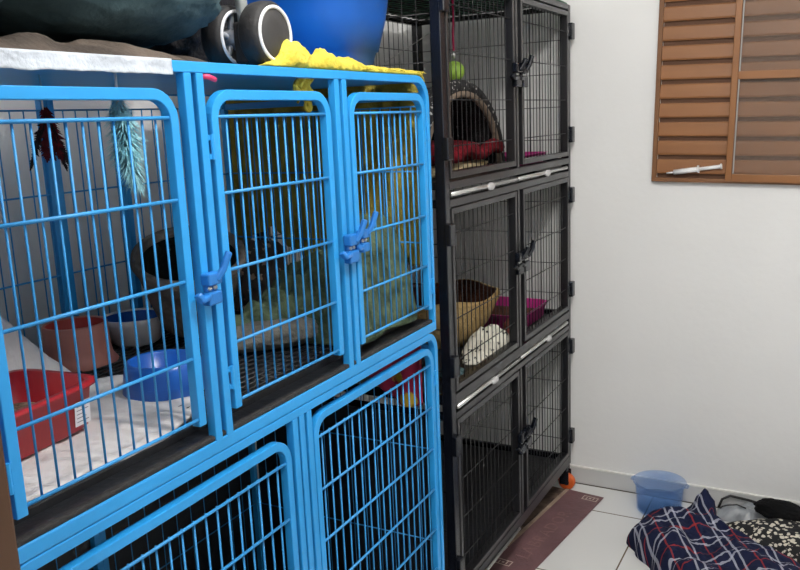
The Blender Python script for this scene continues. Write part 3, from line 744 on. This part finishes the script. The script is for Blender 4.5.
# low red front wall of the bed
bm = new_bm(); sweep(bm, [(.012, -.26+.52*i/12, .072+.012*math.sin(i*1.3)) for i in range(13)], circ(.022, 10)); link('front_bolster', bm, fabric('red_bolster', (.22, .010, .020)), dm, True)
m_mag = mat('magenta_plastic', (.55, .03, .25), .4, 0, .1, 20, .15, 8)
def tray(name, loc, hx, hy, h, m, label, inner=None):
    r = empty(name, loc, label=label, cat='tray' if 'tray' in name else 'pet bed')
    bm = new_bm(); loft(bm, [rr(hx*.9, hy*.9, .0005), rr(hx*.93, hy*.93, .006), rr(hx, hy, h-.003), rr(hx+.006, hy+.006, h), rr(hx-.006, hy-.006, h), rr(hx*.9, hy*.9, .012)]); link('tray_body', bm, m, r, True)
    if inner:
        bm = new_bm(); loft(bm, [rr(hx*.88, hy*.88, .0125), rr(hx*.90, hy*.90, h*.4), rr(hx*.6, hy*.6, h*.5)]); link('filling', bm, inner, r, True)
    return r
tray('litter_tray', (-.17, -.205, zt1), .10, .145, .035, m_mag, 'low magenta plastic tray on the top tier beside domed bed', mat('dark_pink_filling', (.28, .03, .14), .9, 0, .6, 100, .4, 60))
tray('litter_tray', (-.20, -.215, zt2), .13, .145, .055, m_mag, 'deep magenta tray with brown filling on the middle black tier', mat('brown_filling', (.20, .07, .035), .9, 0, .8, 100, .4, 60))
dm.scale = (1, 1, .94)
# hanging ball toy
tb_ = empty('ball_toy', (-.15, -.700, 1.784), label='lime green ball hanging by a pink ribbon in top black tier', cat='cat toy')
bm = new_bm(); bmesh.ops.create_uvsphere(bm, u_segments=24, v_segments=16, radius=.030, matrix=Matrix.Translation((0, .002, -.219))); link('ball', bm, mat('lime_ball', (.26, .42, .05), .6, 0, .4, 60, .2, 20), tb_, True)
bm = new_bm(); sweep(bm, [(0, 0, .004), (.002, .002, -.06), (0, -.002, -.12), (0, .002, -.165)], rect(.009, .0025)); link('ribbon', bm, fabric('pink_ribbon', (.50, .02, .10)), tb_)
bm = new_bm(); lathe(bm, [(.002, -.183), (.008, -.178), (.008, -.165), (.002, -.160)], 12); link('clasp', bm, m_steel, tb_, True)
# round bowl bed, tier 2
rb = empty('round_bed', (-.275, -.565, zt2), label='round tan pet bed with dark brown lining, middle black tier', cat='pet bed')
bm = new_bm(); lathe(bm, [(.001, .001), (.08, .001), (.105, .02), (.150, .08), (.185, .155), (.184, .172), (.174, .172)], 56)
for v in bm.verts: v.co.z += .006*math.sin(5*math.atan2(v.co.y, v.co.x))*(v.co.z/.17); v.co.y *= 1.12
link('bed_wall', bm, fabric('mustard_plush', (.46, .33, .15), (.34, .22, .09)), rb, True)
bm = new_bm(); lathe(bm, [(.1755, .171), (.168, .140), (.12, .06), (.001, .05)], 56)
for v in bm.verts: v.co.z += .006*math.sin(5*math.atan2(v.co.y, v.co.x))*(v.co.z/.17); v.co.y *= 1.12
link('bed_lining', bm, fabric('brown_lining', (.085, .030, .018), (.05, .018, .012)), rb, True)
m_dot = spots_mat('white_dotted_cloth', (.80, .78, .68), (.04, .04, .04), 55, .22)
tag(mound('dotted_cloth', [(-.050, -.74), (-.045, -.64), (-.045, -.53), (-.09, -.50), (-.13, -.56), (-.14, -.70), (-.1, -.78)], (-.09, -.63), lambda x, y, t: (1-t**4)*(.058*math.exp(-((y+.60)/.05)**2)+.012+.028*abs(fbm(x, y, 0, 17))), m_dot, base=zt2, na=120, nr=24),
    'white cloth with black dots crumpled before the round bed', 'cloth')
tag(blob('pink_plush', (-.075, -.435, zt2), (.030, .055, .04), fabric('dusty_pink_plush', (.50, .17, .15), (.36, .11, .10)), 3, .1, 2, 2.2), 'small dusty pink plush beside the white dotted cloth', 'plush toy')
tag(blob('blue_grey_rag', (-.085, -.915, zt2), (.035, .040, .020), fabric('blue_grey_rag', (.10, .17, .18)), 12, .2, 2, 2.2), 'small blue grey rag at left of the dotted cloth', 'rag')

# ------------------------------------------------------------ floor things by the wall
# maroon mat with border ornaments
d_ = Vector((-.114, -.9935, 0)); wv = Vector((.9935, -.114, 0)); ang = math.atan2(-.114, .9935)
mt = empty('maroon_mat', (.009, -.088, .0), ang, label='narrow maroon lettered mat on white tiles beside the black cage', cat='mat')
m_mar = mat('maroon_card', (.18, .092, .098), .6, 0, .3, 60, .25, 9)
bm = new_bm(); box(bm, 0, .137, -.74, 0, .0035, .0065); link('mat_sheet', bm, m_mar, mt)
bm = new_bm(); box(bm, -.015, -.0005, -.50, .012, .001, .0062); link('tan_edge', bm, mat('tan_card_edge', (.45, .34, .25), .8, 0, .3, 40, .35, 20), mt)
m_orn = mat('cream_print', (.55, .45, .38), .7)
bm = new_bm()
def ornament(cx, cy):
    for (a0, a1, b0, b1) in [[q*1.45 for q in w4] for w4 in ((-.020, .020, -.011, -.0085), (-.020, .020, .0085, .011), (-.020, -.0175, -.0085, .0085), (.0175, .020, -.0085, .0085), (-.010, -.0075, -.0085, .004), (.0075, .010, -.004, .0085), (-.003, .003, -.003, .003))]:
        box(bm, cx+a0, cx+a1, cy+b0, cy+b1, .0064, .0068)
ornament(.098, -.035); ornament(.030, -.600)
link('corner_ornament', bm, m_orn, mt)
fc = bpy.data.curves.new('letters', 'FONT'); fc.body = 'LABRADOR'; fc.size = .066; fc.space_character = 1.12; fc.extrude = .0002
fo = bpy.data.objects.new('letters_src', fc); C.objects.link(fo); bpy.context.view_layer.update()
me = bpy.data.meshes.new_from_object(fo); bpy.data.objects.remove(fo)
le = bpy.data.objects.new('letters', me); C.objects.link(le); me.materials.clear(); me.materials.append(mat('worn_mauve_print', (.245, .135, .13), .7, 0, .2, 60, .3, 40))
le.parent = mt; le.rotation_euler = (0, 0, PI/2); le.location = (.088, -.545, .0067)
# cardboard sheet under the cage front
bm = new_bm(); box(bm, -.17, .015, -.72, -.05, .0, .0012)
o = link('cardboard_sheet', bm, mat('dirty_cardboard', (.20, .135, .095), .9, 0, .4, 30, .6, 16, col2=(.055, .035, .028)), None, loc=(-.03, 0, 0)); o.rotation_euler.z = ang
o.location = (-.02, -.03, 0)
tag(o, 'dirty brown cardboard sheet on tiles under the black cage front', 'cardboard')

# transparent blue bowl
tbw = empty('water_bowl', (.350, -.112, 0), label='clear blue plastic bowl of water by the white wall', cat='bowl')
m_cb = clear_mat('clear_blue_plastic', (.18, .42, .85), .84, .06)
bm = new_bm(); lathe(bm, [(.001, .003), (.073, .001), (.078, .006), (.084, .090), (.086, .108), (.093, .110), (.093, .114), (.084, .114), (.081, .090), (.074, .010), (.001, .007)], 56); link('bowl_body', bm, m_cb, tbw, True)
bm = new_bm(); lathe(bm, [(.001, .0085), (.0725, .0105), (.0765, .046), (.001, .046)], 56); link('water', bm, clear_mat('water', (.30, .50, .80), .88, .03), tbw, True)
for s_ in (-1, 1):
    bm = new_bm(); sweep(bm, [(s_*.090, -.016, .110), (s_*.098, -.010, .108), (s_*.098, .010, .108), (s_*.090, .016, .110)], rect(.008, .004)); link('lug', bm, m_cb, tbw, bevel=.001)

# grey mesh bag and black clothes behind, floral cloth, plaid blanket in front
m_bag = mat('grey_translucent_bag', (.42, .45, .48), .3, 0, .6, 25, .4, 12)
gb = empty('grey_bag', (0, 0, 0), label='flat grey plastic bag with a black cord against the skirting', cat='bag')
mound('bag_body', [(.54, -.025), (.60, -.014), (.76, -.014), (.79, -.045), (.70, -.075), (.61, -.105), (.56, -.10)], (.65, -.05), lambda x, y, t: (1-t**3)*(.042+.014*fbm(x, y, 0, 18)), m_bag, base=0, parent=gb, na=100, nr=24)
bm = new_bm(); sweep(bm, [(.545, -.050, .020), (.555, -.035, .048), (.58, -.022, .060), (.64, -.020, .054), (.70, -.022, .045), (.755, -.03, .030)], circ(.0045, 8))
sweep(bm, [(.552, -.05, .02), (.562, -.075, .040), (.58, -.09, .054), (.61, -.085, .060), (.64, -.09, .054)], circ(.0025, 8)); link('cord', bm, m_rubber, gb, True)
m_bk = fabric('black_cloth', (.008, .008, .009), var=.4)
m_flo = spots_mat('black_floral_print', (.010, .010, .012), (.62, .58, .50), 58, .36, (.75, .70, .58))
tag(mound('floral_cloth', [(.57, -.155), (.64, -.105), (.72, -.085), (.80, -.065), (.95, -.04), (1.1, -.1), (1.1, -.45), (1.0, -.54), (.87, -.405), (.74, -.32), (.63, -.24)], (.83, -.22), lambda x, y, t: (1-t**5)*(.058+.016*fbm(x, y, 0, 7)), m_flo, base=0), 'black cloth with small cream flowers between plaid and black clothes', 'cloth')
tag(blob('black_garment', (.750, -.105, .040), (.085, .034, .036), m_bk, 5, .15, 1.6, 2.2, rz=-.2), 'rolled black garment lying on the floral cloth by wall', 'garment')
tag(blob('black_garment', (.885, -.085, .042), (.060, .035, .052), m_bk, 15, .15, 1.6, 2.2, rz=.1), 'taller black garment at the right edge beside the wall', 'garment')
def hpl(x, y, t):
    e = (1-t**4)**.6
    f = .013*math.sin(30*(x*.8+y)+3*fbm(x, y, 0, 4)) + .010*abs(fbm(x, y, 2, 9)) + .010*fbm(x, y, 7, 16)
    pk_ = .048*math.exp(-(((x-.505)/.055)**2+((y+.150)/.04)**2))*(1+.5*fbm(x, y, 1, 30))
    dip = -.020*math.exp(-(((x-.58)/.05)**2+((y+.40)/.10)**2))
    return e*(.088+f+dip+.02*math.exp(-(((x-.40)/.09)**2+((y+.33)/.10)**2))) + pk_*min(1, e*1.5)
tag(mound('plaid_blanket', [(.298, -.385), (.300, -.330), (.335, -.245), (.40, -.205), (.455, -.150), (.49, -.100), (.545, -.115), (.56, -.185), (.62, -.25), (.72, -.33), (.86, -.42), (1.0, -.60), (.9, -.9), (.6, -.85), (.47, -.62), (.40, -.52), (.34, -.45)], (.54, -.42), hpl, plaid_mat(), base=0, nr=90, na=300, uvrot=.45),
    'navy blue plaid blanket with white and red lines heaped on tiles', 'blanket')

# syringe on the window ledge
sy = empty('syringe', (.335, -.0295+.010, 1.2045), label='white plastic syringe lying on the brown window ledge', cat='syringe')
sy.rotation_euler = (0, -.12, 0)
m_sy = mat('syringe_white', (.82, .82, .82), .3)
bm = new_bm(); rod(bm, (.024, 0, .008), (.105, 0, .008), .0088, 16); rod(bm, (.0, 0, .008), (.024, 0, .008), .0030, 10); s1 = link('barrel', bm, m_sy, sy, True)
bm = new_bm(); box(bm, .103, .108, -.009, .009, -.004, .021); link('flange', bm, m_sy, sy, bevel=.001)
bm = new_bm(); rod(bm, (.108, 0, .008), (.178, 0, .008), .0062, 12); rod(bm, (.176, 0, .008), (.181, 0, .008), .0095, 14); link('plunger', bm, m_sy, sy, True)
